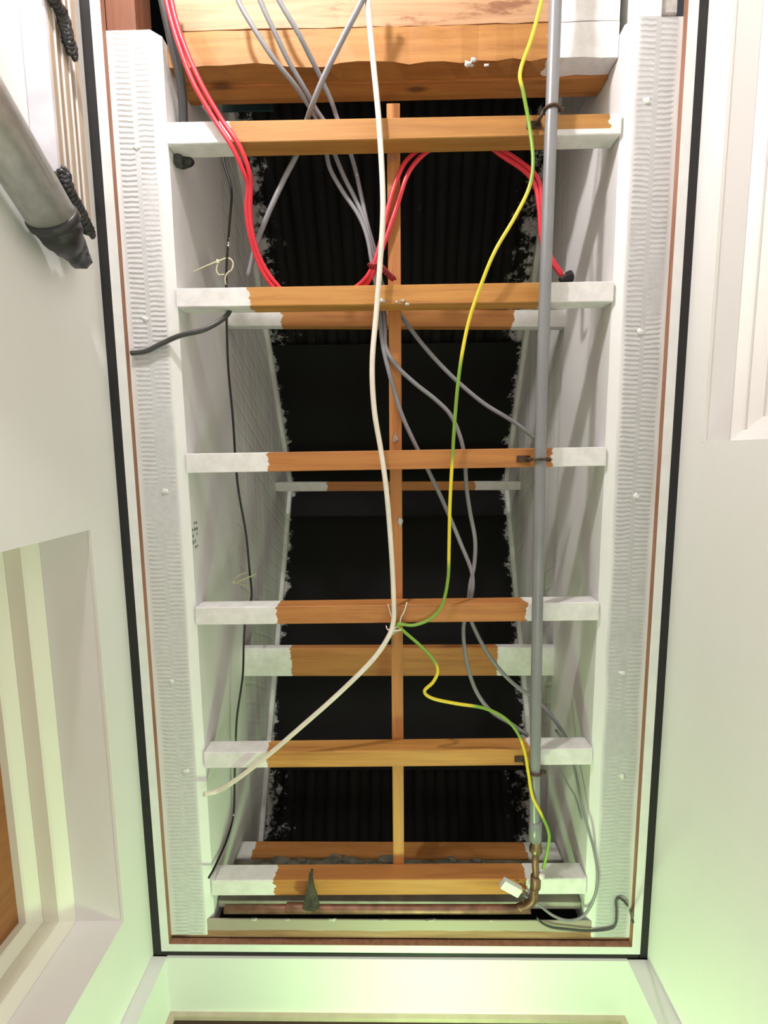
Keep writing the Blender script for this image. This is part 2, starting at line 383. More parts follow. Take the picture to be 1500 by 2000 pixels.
strip('trim_8', XL + BW + WW, XR - BW - WW + 0.002, YE - 0.027, YE - 0.0105)

# ================================================================== joists, side boards, roof
JL0, JL1, JR0, JR1 = -0.4655, -0.371, 0.383, 0.4785
def joist(name, x0, x1, ya, yb, mat, label):
    bm = bmesh.new(); z0, z1 = 2.452, 2.71; s = lean(z1)
    ys = [ya + (yb - ya) * i / 40 for i in range(41)]
    rows = []
    for y in ys:
        j = lambda a: (random.random() - 0.5) * a
        rows.append([bm.verts.new(p) for p in ((x0, y, z0), (x0 + 0.004, y, z0 - 0.0012), (x1 - 0.013 + j(.0016), y, z0 - 0.0012 + j(.0006)), (x1 + j(.0008), y, z0 + 0.012), (x1 + s, y, z1), (x0 + s, y, z1))])
    for a, c in zip(rows, rows[1:]):
        for k in range(6): bm.faces.new((a[k], a[(k + 1) % 6], c[(k + 1) % 6], c[k]))
    bm.faces.new(rows[0]); bm.faces.new(list(reversed(rows[-1])))
    bmesh.ops.recalc_face_normals(bm, faces=bm.faces)
    return bm
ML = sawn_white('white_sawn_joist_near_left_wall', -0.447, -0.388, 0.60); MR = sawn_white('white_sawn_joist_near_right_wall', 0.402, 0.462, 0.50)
jl = obj('ceiling_joist', joist('l', JL0, JL1, -0.685, 0.968, None, ''), ML)
tag(jl, 'white painted rough-sawn joist beside the left wall, carrying the batten ends', 'joist', 'long white joists')
# mirrored profile for the right joist
bmr = joist('r', -JR1, -JR0, -0.685, 0.968, None, '')
for v in bmr.verts: v.co.x = -v.co.x + 2 * lean(v.co.z) * (1 if v.co.z > 2.6 else 0)
bmesh.ops.recalc_face_normals(bmr, faces=bmr.faces)
jr = obj('ceiling_joist', bmr, MR)
tag(jr, 'white painted rough-sawn joist beside the right wall, behind the grey pipe', 'joist', 'long white joists')
for par, xs in ((jl, JL1), (jr, JR0)):                 # nail dents filled with paint
    for y in (-0.55, -0.2, 0.1, 0.42, 0.62):
        bm = bmesh.new(); sgn = -1 if xs < 0 else 1
        blob(bm, (xs + sgn * (0.045 + random.uniform(-.012, .012)), y + random.uniform(-.05, .05), 2.4515), 0.0055, 1.2, 1, 0.5, 0.5)
        obj('filled_nail_hole', bm, M['strip'], par, True)
# faded stamp on the inner face of the left joist
for k in range(5):
    p = atX(372, 1022 + k * 12, JL1 + 0.001); bm = bmesh.new()
    x = JL1 + lean(p.z) + 0.0012
    for q in range(3):
        z = 2.466 + q * 0.009
        y0 = p.y + random.uniform(-.001, .001); L = random.uniform(.003, .007)
        if random.random() < 0.8: box(bm, x - 0.002, x, y0, y0 + L, z, z + random.uniform(.002, .005))
    obj('stamp_mark', bm, M['ink'], jl)
YR, ZR, PIT = 0.10, 3.28, 0.52            # ridge and pitch of the roof
def roofz(y): return ZR - PIT * abs(y - YR)
def gable(name, x, out, ya, yb):
    bm = bmesh.new(); prof = [(ya, 2.70), (yb, 2.70), (yb, roofz(yb) + 0.02), (YR, ZR + 0.02), (ya, roofz(ya) + 0.02)]
    a = [bm.verts.new((x + lean(z), y, z)) for y, z in prof]; c = [bm.verts.new((x + out + lean(z), y, z)) for y, z in prof]
    bm.faces.new(a); bm.faces.new(list(reversed(c)))
    for i in range(5): bm.faces.new((a[i], a[(i + 1) % 5], c[(i + 1) % 5], c[i]))
    bmesh.ops.recalc_face_normals(bm, faces=bm.faces)
    o = struct(obj(name, bm, M['board']))
    for y0, y1 in ((ya, YR), (YR, yb)):                # lath along the roof edge
        bm = bmesh.new(); n = (Vector((0, y1 - y0, roofz(y1) - roofz(y0)))).normalized(); sg = -1 if out > 0 else 1
        v = []
        for dz in (-0.016, 0.0):
            for yy, xx in ((y0, 0), (y1, 0), (y1, sg * 0.012), (y0, sg * 0.012)):
                z = roofz(yy) + dz; v.append((x + lean(z) + xx, yy, z))
        hexa(bm, v); bmesh.ops.recalc_face_normals(bm, faces=bm.faces); obj('edge_lath', bm, M['board'], o)
    return o
YA, YB = -0.98, 1.16
gable('wall_gable_left', JL1 - 0.006, -0.03, YA, YB); gable('wall_gable_right', JR0 + 0.006, 0.03, YA, YB)
# roof: flat black boards in the middle, corrugated black sheet at both ends
rf = bpy.data.objects.new('ceiling', None); COL.objects.link(rf); rf.location = (0, YR, ZR); struct(rf)
def roof_panel(ya, yb, dz=0.0):
    bm = bmesh.new(); v = []
    for d in (0.0, 0.012):
        for y, x in ((ya, -0.42), (ya, 0.44), (yb, 0.44), (yb, -0.42)):
            z = roofz(y) + d + dz; v.append((x + lean(z), y, z))
    hexa(bm, v); bmesh.ops.recalc_face_normals(bm, faces=bm.faces); return bm
for ya, yb in ((-0.325, YR - 0.002), (YR + 0.002, 0.495), (0.499, 0.90)):
    obj('roof_board', roof_panel(ya, yb), M['tar'], rf)
def corrugated(ya, yb, dz):
    bm = bmesh.new(); n = 160; a = []; c = []
    for i in range(n + 1):
        x = -0.42 + 0.86 * i / n; h = 0.010 * math.copysign(abs(math.sin(i * 0.54)) ** 0.5, math.sin(i * 0.54))
        for L, y in ((a, ya), (c, yb)):
            z = roofz(y) + dz + h; L.append(bm.verts.new((x + lean(z), y, z)))
    for i in range(n): bm.faces.new((a[i], c[i], c[i + 1], a[i + 1]))
    r = bmesh.ops.extrude_face_region(bm, geom=list(bm.faces))
    for v in [g for g in r['geom'] if isinstance(g, bmesh.types.BMVert)]: v.co.z += 0.003
    bmesh.ops.recalc_face_normals(bm, faces=bm.faces); return bm
obj('corrugated_sheet', corrugated(YA, -0.31, 0.022), M['tar_sheet'], rf); obj('corrugated_sheet', corrugated(0.88, YB, 0.022), M['tar_sheet'], rf)

for nm, y in (('wall_blackout_far', YB + 0.002), ('wall_blackout_near', YA - 0.06)):  # added black panels shutting the void ends against stray light
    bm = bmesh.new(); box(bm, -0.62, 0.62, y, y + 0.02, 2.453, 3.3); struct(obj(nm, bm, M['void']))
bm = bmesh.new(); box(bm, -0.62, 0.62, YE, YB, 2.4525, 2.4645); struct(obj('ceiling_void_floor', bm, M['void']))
# ================================================================== battens
def px_batten(name, z0, h, L, R, paint, label, cat='batten', group='battens across the open ceiling', pal=PINE, xl=None, xr=None, side=None):
    """L=(x,ytop,ybottom) of the underside at the left end, R at the right end, at height z0"""
    pl0, pl1 = atZ(L[0], L[1], z0), atZ(L[0], L[2], z0); pr0, pr1 = atZ(R[0], R[1], z0), atZ(R[0], R[2], z0)
    X0 = (JL1 if xl is None else xl) + lean(z0) + 0.0005; X1 = (JR0 if xr is None else xr) + lean(z0) - 0.0005
    bm = bmesh.new()
    hexa(bm, [(X0, pl0.y, z0), (X1, pr0.y, z0), (X1, pr1.y, z0), (X0, pl1.y, z0), (X0, pl0.y, z0 + h), (X1, pr0.y, z0 + h), (X1, pr1.y, z0 + h), (X0, pl1.y, z0 + h)])
    bevel(bm, 0.0013)
    ym = (L[1] + R[1]) / 2
    a = atZ(paint[0], ym, z0).x; c = atZ(paint[1], ym, z0).x
    o = obj(name, bm, batten_mat('wood_white_ends_%d' % len(bpy.data.materials), a, c, pal, side=side))
    return tag(o, label, cat, group)
ZB, HB = 2.456, 0.038
B = []
spec = [((325, 238, 282), (1197, 221, 262), (448, 1194), 'orange pine ceiling batten with white left end, first below the plank header', ((0.31, 0.13, 0.03), (0.45, 0.205, 0.046), (0.53, 0.27, 0.07))),
        ((345, 563, 600), (1190, 549, 589), (485, 1060), 'orange pine ceiling batten with white ends, tied with red wire, second from the plank header', PINE),
        ((362, 886, 924), (1174, 873, 910), (523, 1078), 'reddish ceiling batten with white ends and a rusty pipe clip, third from the plank header', OLD),
        ((378, 1187, 1221), (1163, 1176, 1212), (540, 1028), 'ceiling batten with white ends where the white and yellow-green cables are tied', OLD),
        ((395, 1470, 1501), (1155, 1462, 1494), (520, 1036), 'yellowish pine ceiling batten with white ends, above the lower pipe clip', PINE),
        ((413, 1720, 1750), (1140, 1716, 1747), (535, 1028), 'brown ceiling batten with white ends just before the copper pipe', OLD)]
for L, R, p, lab, pal in spec:
    B.append(px_batten('ceiling_batten', ZB, HB, L, R, p, lab, pal=pal, side=(-0.5275, 0.272) if L[0] == 325 else None))
# upper row resting on the joist tops
UA = px_batten('upper_batten', 2.70, 0.03, (440, 605, 636), (1112, 605, 638), (548, 1004), 'upper batten with white ends peeping out just below the second ceiling batten', group='battens higher in the void', pal=OLD, xl=-0.377, xr=0.389)
UC = px_batten('upper_batten', 2.70, 0.02, (470, 1266, 1321), (1089, 1264, 1320), (568, 972), 'wide flat upper board with white ends between the fourth and fifth ceiling battens', group='battens higher in the void', pal=OLD, xl=-0.377, xr=0.389)
UB = px_batten('upper_batten', 3.08, 0.03, (541, 942, 960), (1022, 940, 957), (638, 928), 'thin dim batten with white ends high under the roof ridge', group='battens higher in the void', pal=OLD, xl=-0.377, xr=0.389)
# central lath on top of the lower battens
bm = bmesh.new(); box(bm, -0.003, 0.020, -0.598, 0.905, ZB + HB, ZB + HB + 0.018); bevel(bm, 0.001)
lath = tag(obj('centre_lath', bm, wood_mat('lath_pine', OLD, 'y')), 'long thin orange lath running down the middle on top of the battens', 'lath')
for (px, py) in ((772, 855), (781, 1020), (770, 1232)):
    p = atZ(px, py, ZB + HB); bm = bmesh.new(); blob(bm, (p.x, p.y, ZB + HB - 0.0005), 0.006, 0.8, 1.3, 0.35, 0.6); obj('paint_lump', bm, M['plaster'], lath, True)
bm = bmesh.new(); p = atZ(768, 308, ZB + HB); sweep(bm, [(p.x, p.y, ZB + HB + 0.001), (p.x, p.y, ZB + HB - 0.0012)], 0.006, 12); obj('nail_head', bm, M['rawedge'], lath)

# ================================================================== plank header at the top of the picture
hd = thing('plank_header', 'heavy header of orange planks with a white patch at its right end', 'beam', (0, -0.75, 2.47))
xa, xb = JL1 + 0.001, JR0 - 0.001
def plank(y0, y1, z0, z1, paint, pal, rough=0.0, name='plank'):
    bm = bmesh.new(); n = 26; rows = []
    for i in range(n + 1):
        x = xa + (xb - xa) * i / n + (lean(z0)); j = lambda: random.uniform(-1, 1) * rough
        rows.append([bm.verts.new(q) for q in ((x, y0, z0 + j() * 0.3), (x, y1 + j(), z0 + abs(j())), (x, y1 + j() * 0.5, z1), (x, y0, z1))])
    for a, c in zip(rows, rows[1:]):
        for k in range(4): bm.faces.new((a[k], a[(k + 1) % 4], c[(k + 1) % 4], c[k]))
    bm.faces.new(rows[0]); bm.faces.new(list(reversed(rows[-1]))); bmesh.ops.recalc_face_normals(bm, faces=bm.faces)
    obj(name, bm, batten_mat('header_wood_%d' % len(bpy.data.materials), -9, paint, pal, amp=0.014, blotch=pal is PALE), hd)
PALE = ((0.33, 0.16, 0.065), (0.47, 0.27, 0.14), (0.53, 0.33, 0.18))
NEAR = ((0.29, 0.115, 0.025), (0.42, 0.185, 0.042), (0.48, 0.24, 0.062))
plank(-1.02, -0.7065, 2.481, 2.52, 0.268, PALE, 0.0012)
plank(-0.7045, -0.652, 2.481, 2.52, 0.268, NEAR, 0.0035)
plank(-0.70, -0.648, 2.5205, 2.552, 0.9, OLD, 0.0004)
plank(-0.70, -0.651, 2.5525, 2.568, 0.9, OLD, 0.0004)
for px, py, r in ((915, 125, 0.006), (925, 118, 0.004), (950, 128, 0.003)):
    p = atZ(px, py, 2.480); bm = bmesh.new(); blob(bm, (p.x, p.y, 2.4795), r, 1.2, 0.8, 0.5, 0.6); obj('paint_lump', bm, M['plaster'], hd, True)
# stub of brown wood and plaster beyond the left joist end
bm = bmesh.new(); box(bm, -0.462, -0.412, -1.0, -0.688, 2.462, 2.52); bevel(bm, 0.001)
tag(obj('timber_stub', bm, wood_mat('stub_wood', ((0.12, 0.045, 0.022), (0.2, 0.075, 0.035), (0.26, 0.1, 0.05)), 'y')), 'short dark brown timber stub beyond the left joist end, above the red cables', 'timber')
bm = bmesh.new(); box(bm, 0.40, 0.440, -1.0, -0.69, 2.458, 2.52); bevel(bm, 0.002)
tag(obj('timber_stub', bm, M['strip']), 'short white painted timber stub beyond the right joist end', 'timber')
bm = bmesh.new(); box(bm, 0.4405, 0.468, -1.0, -0.70, 2.464, 2.5); bevel(bm, 0.002)
tag(obj('plaster_edge', bm, M['plaster']), 'broken pinkish plaster edge beside the right white timber stub', 'plaster')
bm = bmesh.new(); p = atZ(495, 195, 2.66); box(bm, -0.34, -0.235, p.y - 0.09, p.y + 0.02, 2.66, 2.664)
ts = tag(obj('teal_sheet', bm, M['teal']), 'dark teal sheet edge showing behind the plank header at left', 'sheet')

# ================================================================== far end: wall plate, mortar, end board
bm = bmesh.new(); box(bm, JL1 + .004, JR0 - 0.001, 0.92, 0.965, 2.588, 2.634); bevel(bm, 0.0015)
tag(obj('wall_plate', bm, batten_mat('wall_plate_wood', atY(495, 1660, .92).x, atY(1027, 1660, .92).x, OLD)), 'brown wall plate with white ends high above the copper pipe', 'beam')
bm = bmesh.new(); box(bm, JL1 + .004, JR0 - 0.001, 0.925, 0.940, 2.497, 2.5875)
mw = tag(obj('masonry_course', bm, M['mortar']), 'rough grey mortar course under the brown wall plate', 'masonry')
for i in range(26):
    x = -0.30 + 0.60 * i / 25; bm = bmesh.new()
    blob(bm, (x + random.uniform(-.01, .01), 0.9235, random.uniform(2.555, 2.588)), random.uniform(.007, .015), 1.6, 0.45, 0.8, 0.45)
    obj('mortar_lump', bm, M['mortar'], mw, True)
bm = bmesh.new(); box(bm, JL1 + .004, JR0 - 0.001, 0.917, 0.9325, 2.4765, 2.4965); bevel(bm, 0.001)
tag(obj('ledge_board', bm, plain('greyed_white_paint', (0.42, 0.37, 0.34), 0.7, var=0.15, sc=20)), 'narrow greyed white ledge just above the copper pipe', 'board')
bm = bmesh.new(); box(bm, JL1 - 0.09, JR0 + 0.09, 0.9335, 0.9755, 2.4525, 2.4560)
m, nt, b = nodes('end_board_paint')                    # pinkish old paint, bare wood along its far edge
tc = N(nt, 'ShaderNodeTexCoord'); sp = N(nt, 'ShaderNodeSeparateXYZ'); nt.links.new(tc.outputs['Object'], sp.inputs[0])
col, h = wood_nodes(nt, 'x', (0.2, 0.09, 0.045), (0.36, 0.19, 0.11), (0.44, 0.26, 0.17), True)
nz = noise(nt, coords(nt, (6, 30, 30)), 2, 4)
fac = math_n(nt, 'LESS_THAN', math_n(nt, 'ADD', sp.outputs[1], math_n(nt, 'MULTIPLY', nz, 0.010)), 0.963)
nt.links.new(mixc(nt, fac, col, (0.40, 0.335, 0.285)), b.inputs['Base Color']); b.inputs['Roughness'].default_value = 0.7
bevel(bm, 0.001)
me_ = obj('end_board', bm, m)
tag(me_, 'pinkish painted end board with bare wooden edge below the dark gap', 'board')
for k in range(6):
    bm = bmesh.new(); x = random.uniform(-.36, .36); blob(bm, (x, 0.9345, 2.4535), random.uniform(.002, .005), 2.0, 0.5, 0.5, 0.5); obj('plaster_lump', bm, M['plaster'], me_, True)

# ================================================================== pipes
pts = [atZ(1087, -60, 2.435), atZ(1085, 0, 2.435), atZ(1062, 640, 2.4355), atZ(1053, 1000, 2.436), atZ(1045, 1500, 2.4365), atZ(1045, 1636, 2.437)]
pts = [Vector((p.x, p.y, p.z)) for p in pts]
pts[0].y = -1.05
gp = thing('grey_pipe', 'long straight grey plastic pipe running under the battens at right', 'pipe', pts[2])
bm = bmesh.new(); sweep(bm, catmull(pts, 6), 0.0098, 16); obj('tube', bm, M['pipe'], gp)
e = pts[-1]
bm = bmesh.new(); sweep(bm, [e + Vector((0, -0.038, 0)), e + Vector((0, -0.036, 0)), e + Vector((0, 0.004, 0)), e + Vector((0, 0.006, 0))], [0.0105, 0.0122, 0.0122, 0.0105], 16)
obj('end_socket', bm, M['pipe'], gp)
# copper run: coupling, bend and the length along the end
cp = thing('copper_pipe', 'aged copper pipe bending from the grey pipe end along the far edge', 'pipe', (e.x, e.y + 0.02, e.z))
Yp, Zp = 0.8965, 2.4425
xe = e.x + 0.002
path = [Vector((xe, e.y + 0.02, 2.437)), Vector((xe, e.y + 0.055, 2.4375))]
elbow = [Vector((xe, 0.845, 2.4385)), Vector((xe + 0.0, 0.868, 2.440)), Vector((xe - 0.008, 0.883, 2.4415)), Vector((xe - 0.027, 0.8935, Zp)), Vector((xe - 0.055, Yp, Zp)), Vector((-0.34, Yp + 0.003, Zp))]
bm = bmesh.new(); sweep(bm, path + [Vector((xe + 0.002, 0.81, 2.438)), Vector((xe + 0.002, 0.825, 2.438))], 0.0068, 14); obj('tube', bm, M['copper'], cp)
bm = bmesh.new(); sweep(bm, catmull(elbow, 6), 0.0082, 14); obj('bend', bm, M['copper'], cp)
bm = bmesh.new(); y0 = e.y + 0.004
sweep(bm, [Vector((xe, y, 2.437)) for y in (y0, y0 + .002, y0 + .014, y0 + .016, y0 + .026, y0 + .030)], [0.0085, 0.0105, 0.0105, 0.0122, 0.0122, 0.0085], 6); obj('brass_nut', bm, M['brass'], cp)
bm = bmesh.new(); sweep(bm, [Vector((xe + .002, y, 2.438)) for y in (0.818, 0.82, 0.842, 0.845)], [0.0082, 0.0098, 0.0098, 0.0085], 14); obj('soldered_sleeve', bm, M['copper'], cp)
bm = bmesh.new(); blob(bm, (xe + 0.011, 0.815, 2.434), 0.0062, 1, 0.9, 0.9, 0.25); obj('earth_clamp_screw', bm, M['conn'], cp, True)
bm = bmesh.new(); sweep(bm, [(-0.165, Yp, Zp), (-0.167, Yp, Zp), (-0.215, Yp, Zp), (-0.217, Yp, Zp)], [0.0085, 0.0098, 0.0098, 0.0085], 14); obj('soldered_sleeve', bm, M['copper'], cp)
# clips holding the grey pipe
def clip(px, py, lab, fy):
    p = atZ(px, py, 2.4355); fy = atZ(px, fy, ZB).y; c = thing('pipe_clip', lab, 'clip', p, 'rusty clips on the grey pipe')
    bm = bmesh.new(); arc = [Vector((p.x + 0.0118 * math.cos(a), p.y, 2.4355 + 0.0118 * math.sin(a))) for a in [math.pi * 2 * k / 18 for k in range(19)]]
    sweep(bm, arc, 0.0022, 6); obj('ring', bm, M['rust'], c)
    bm = bmesh.new(); box(bm, p.x - 0.034, p.x - 0.010, fy - 0.006, fy + 0.006, 2.4535, 2.4558); bevel(bm, 0.0008); obj('foot_plate', bm, M['rust'], c)
    bm = bmesh.new(); sweep(bm, [(p.x - 0.011, p.y, 2.437), (p.x - 0.018, fy, 2.455)], 0.003, 8); obj('stem', bm, M['rust'], c)
    bm = bmesh.new(); sweep(bm, [(p.x + 0.010, p.y, 2.4355), (p.x + 0.020, p.y + 0.001, 2.4355)], 0.0035, 8); obj('screw', bm, M['rust'], c)
clip(1077, 214, 'rusty pipe clip under the first ceiling batten', 244)
clip(1053, 897, 'rusty pipe clip under the third, reddish ceiling batten', 896)
clip(1045, 1507, 'rusty pipe clip under the yellowish ceiling batten, by the yellow-green wire', 1482)

# ================================================================== cables
def wire(name, pts, r, mat, label, cat='cable', group=None, seg=8, n=8):
    P = []
    for q in pts:
        if len(q) == 3:
            p = atZ(*q)
            for lim in (JL1 + 0.006, JR0 - 0.006):      # keep cables inside the shaft faces
                if p.z > 2.449 and abs(p.x) > abs(lim + lean(p.z)) and p.x * lim > 0: p = atX(q[0], q[1], lim + lean(p.z))
            if abs(p.x) > 0.37 and p.z > 2.43 and p.z < 2.456: p = atZ(q[0], q[1], 2.4505 - r - 0.0015)
            P.append(p)
        else: P.append(Vector(q[1:]))
    bm = bmesh.new(); sweep(bm, catmull(P, n), r, seg)
    return tag(obj(name, bm, mat), label, cat, group)
lo = 2.4475
wire('white_cable', [(716, -70, 2.43), (718, 0, 2.432), (729, 120, 2.436), (741, 250, 2.44), (748, 400, 2.435), (742, 520, 2.436), (735, 610, 2.438), (727, 710, 2.432), (731, 800, 2.434), (744, 880, 2.438), (755, 960, 2.435), (764, 1070, 2.438), (769, 1170, 2.443), (768, 1215, 2.444), (757, 1247, 2.440), (725, 1292, 2.437), (660, 1356, 2.435), (590, 1418, 2.437), (520, 1478, 2.442), (460, 1524, 2.446), (425, 1545, 2.452), (398, 1551, 2.470)], 0.0046, M['white_cable'],
     'cream white cable hanging down the middle, swinging off to the lower left')
wire('earth_wire', [(1068, -60, 2.43), (1058, 0, 2.432), (1038, 75, 2.434), (1016, 140, 2.435), (1022, 180, 2.437), (1033, 240, 2.441), (1041, 310, 2.436), (1034, 365, 2.432), (1005, 425, 2.43), (967, 490, 2.43), (940, 555, 2.436), (915, 630, 2.438), (898, 720, 2.432), (889, 810, 2.434), (884, 890, 2.441), (879, 980, 2.436), (877, 1070, 2.438), (875, 1130, 2.44), (864, 1180, 2.444), (842, 1208, 2.446), (808, 1221, 2.4465), (776, 1219, 2.447),
      (790, 1234, 2.446), (822, 1262, 2.438), (846, 1288, 2.434), (855, 1310, 2.434), (846, 1332, 2.433), (829, 1350, 2.433), (845, 1364, 2.434), (890, 1374, 2.436), (945, 1383, 2.438), (985, 1402, 2.438), (1010, 1430, 2.439), (1024, 1465, 2.441), (1032, 1510, 2.43), (1040, 1556, 2.424), (1058, 1592, 2.424), (1072, 1628, 2.426), (1069, 1662, 2.43), (1061, 1696, 2.434)], 0.0031, M['earth'],
     'yellow and green striped earth wire hanging in loops to the copper pipe', 'wire')
up = 2.515
# red pair: over the header, under the first batten, above the second
for k, (dx, lab) in enumerate(((-7, 'red cable at upper left, outer one of the red pair'), (7, 'red cable at upper left, inner one of the red pair'))):
    d = dx
    wire('red_cable', [(322 + d * 0.8, -70, 2.43), (330 + d * 0.7, 0, 2.432), (350 + d * .7, 75, 2.434), (384 + d, 160, 2.437), (425 + d, 232, 2.442), (460 + d * 1.1, 285, 2.442), (481 + d * .8, 335, 2.452), (487 + d * .4, 365, 2.462), (485 + d * .5, 410, 2.472), (491 + d * .4, 460, 2.482), (507 + d * .5, 510, 2.495), (533 + d * .8, 553, 2.504), (575 + d, 590, 2.509),
          (640 + d, 590, 2.509), (700 + d, 562, 2.502), (728 + d * .5, 528, 2.488), (748 + d * .6, 470, 2.486), (768 + d * 1.2, 400, 2.487), (786 + d * 1.2, 345, 2.49), (806 + d * 1.5, 312, 2.497), (836 + d * 1.5, 288, 2.505), (880, 268 + d, 2.512), (930, 272 + d, 2.512), (975, 296 - d * .6, 2.506), (1020 - d * .5, 325 - d * 1.2, 2.504), (1048 + d * .4, 357 - d, 2.503), (1056 + d * .4, 410, 2.503), (1060 + d * .3, 470, 2.506), (1076 + d * .3, 505, 2.512), (1098 + d * .3, 538, 2.52)],
         0.0040, M['red'], lab, group='red cable pair', seg=9)
bm = bmesh.new()                                      # twisted red tie
ctr = [atZ(722, 519, 2.478), atZ(732, 521, 2.474), atZ(741, 519, 2.475), atZ(750, 527, 2.477), atZ(760, 538, 2.482), atZ(769, 545, 2.487)]
cc = catmull(ctr, 10)
for ph in (0, math.pi):
    sweep(bm, [p + Vector((0.0035 * math.cos(i * 0.7 + ph), 0.0035 * math.sin(i * 0.7 + ph), 0.002 * math.sin(i * .7 + ph))) for i, p in enumerate(cc)], 0.0019, 6)
tag(obj('red_wire_tie', bm, M['red_tie']), 'twisted dark red wire tie binding the cables to the lath', 'wire tie')
# grey cables
g = 'grey cables through the void'
wire('grey_cable', [(452, -60, 2.43), (465, 0, 2.435), (500, 62, 2.44), (537, 118, 2.45), (575, 165, 2.47), (608, 215, 2.50), (625, 250, 2.512), (637, 296, 2.512), (645, 330, 2.512), (668, 372, 2.51), (700, 420, 2.508), (717, 462, 2.505), (727, 515, 2.503), (735, 560, 2.508), (742, 610, 2.508), (747, 670, 2.492), (762, 735, 2.484), (783, 805, 2.486), (808, 862, 2.497), (838, 922, 2.505), (870, 990, 2.503), (900, 1062, 2.503), (922, 1120, 2.503), (921, 1165, 2.505), (910, 1200, 2.51), (905, 1235, 2.51), (912, 1295, 2.507), (930, 1350, 2.505), (960, 1390, 2.503), (1000, 1415, 2.505), (1030, 1436, 2.51)], 0.0040, M['grey_cable'],
     'grey cable from the upper left corner, running the full length to the right', group=g)
wire('grey_cable', [(492, -60, 2.43), (508, 0, 2.435), (538, 66, 2.445), (564, 120, 2.46), (596, 175, 2.48), (618, 215, 2.50), (640, 250, 2.512), (652, 296, 2.514), (672, 345, 2.514), (692, 385, 2.512), (712, 430, 2.51), (724, 475, 2.508), (736, 530, 2.508), (748, 590, 2.512), (752, 640, 2.50), (754, 680, 2.490), (775, 715, 2.485), (812, 750, 2.488), (850, 780, 2.492), (878, 808, 2.496), (896, 845, 2.5), (907, 890, 2.503), (911, 950, 2.503), (918, 1000, 2.503), (928, 1055, 2.503), (926, 1105, 2.503), (918, 1145, 2.505), (916, 1195, 2.51), (930, 1235, 2.507), (955, 1280, 2.505), (985, 1318, 2.505), (1015, 1345, 2.508), (1045, 1364, 2.515), (1080, 1402, 2.522), (1110, 1448, 2.528)], 0.0040, M['grey_cable'],
     'grey cable beside the upper left one, dropping past the lath to the right wall', group=g)
wire('grey_cable', [(520, -60, 2.43), (545, 0, 2.435), (580, 60, 2.445), (603, 105, 2.46), (628, 155, 2.48), (648, 200, 2.498), (660, 235, 2.512), (682, 292, 2.516), (695, 335, 2.516), (706, 385, 2.514), (718, 440, 2.512), (735, 500, 2.514), (748, 560, 2.520), (775, 602, 2.522), (800, 640, 2.518), (840, 690, 2.507), (890, 742, 2.51), (945, 788, 2.515), (1000, 822, 2.52), (1048, 858, 2.535)], 0.0040, M['grey_cable'],
     'grey cable third from the left, slanting to the right wall above the reddish batten', group=g)
wire('grey_cable', [(735, -60, 2.425), (708, 0, 2.428), (672, 70, 2.435), (635, 145, 2.447), (612, 200, 2.465), (598, 240, 2.498), (582, 296, 2.50), (555, 350, 2.498), (525, 415, 2.498), (500, 480, 2.505), (485, 540, 2.515)], 0.0046, M['grey_cable'],
     'pale grey cable crossing the others from the top centre down to the left', group=g)
wire('cable_end', [(455, 590, 2.498), (446, 612, 2.478), (428, 628, 2.458), (395, 645, 2.444), (350, 656, 2.4425), (310, 674, 2.4425), (285, 686, 2.443), (256, 690, 2.444)], 0.0042, M['dark_cable'],
     'dark grey cut cable end lying across the left joist below the second batten')
wire('dark_cable', [(306, -60, 2.44), (318, 0, 2.447), (333, 70, 2.458), (348, 130, 2.472), (356, 190, 2.488), (358, 240, 2.5), (356, 275, 2.50), (350, 300, 2.498), (348, 322, 2.488)], 0.0078, M['dark_cable'],
     'thick dark cable beside the red pair at upper left')
wire('dark_wire', [(409, 196, 2.545), (428, 250, 2.545), (438, 320, 2.545), (452, 372, 2.545), (448, 440, 2.545), (443, 510, 2.55), (442, 560, 2.555), (443, 640, 2.56), (446, 720, 2.565), (455, 820, 2.575), (460, 900, 2.58), (466, 960, 2.585), (480, 1040, 2.60), (487, 1110, 2.605), (491, 1165, 2.605), (480, 1205, 2.59), (476, 1260, 2.585), (474, 1320, 2.585), (463, 1400, 2.58), (460, 1460, 2.577), (458, 1530, 2.575), (456, 1590, 2.572), (443, 1640, 2.56), (420, 1692, 2.53), (408, 1714, 2.52)], 0.0024, M['black_cable'],
     'thin black wire with paint splashes down the left side of the shaft', 'wire')
wire('thin_cable', [(1085, 1425, 2.532), (1105, 1455, 2.52), (1122, 1500, 2.508), (1136, 1570, 2.468), (1149, 1620, 2.452), (1160, 1660, 2.446), (1167, 1710, 2.446), (1160, 1755, 2.445), (1140, 1788, 2.445), (1112, 1798, 2.445), (1080, 1788, 2.445), (1050, 1765, 2.448), (1030, 1752, 2.446), (1012, 1745, 2.442)], 0.0026, M['grey_cable'],
     'thin grey cable curving down at lower right into the white connector', 'cable')
wire('dark_wire', [(1048, 1792, 2.452), (1058, 1802, 2.448), (1078, 1811, 2.446), (1110, 1815, 2.446), (1150, 1818, 2.446), (1190, 1814, 2.446), (1202, 1804, 2.446), (1204, 1778, 2.4445), (1203, 1760, 2.4445), (1210, 1754, 2.4445), (1222, 1764, 2.4445), (1231, 1780, 2.4445), (1236, 1800, 2.452)], 0.0022, M['dark_cable'],
     'thin dark wire snaking along the end board in the lower right corner', 'wire')
wire('thin_cable', [(1085, 1490, 2.52), (1108, 1530, 2.51), (1125, 1560, 2.505), (1136, 1600, 2.5)], 0.0019, M['grey_cable'], 'short thin grey wire on the right joist below the yellowish batten', 'wire')
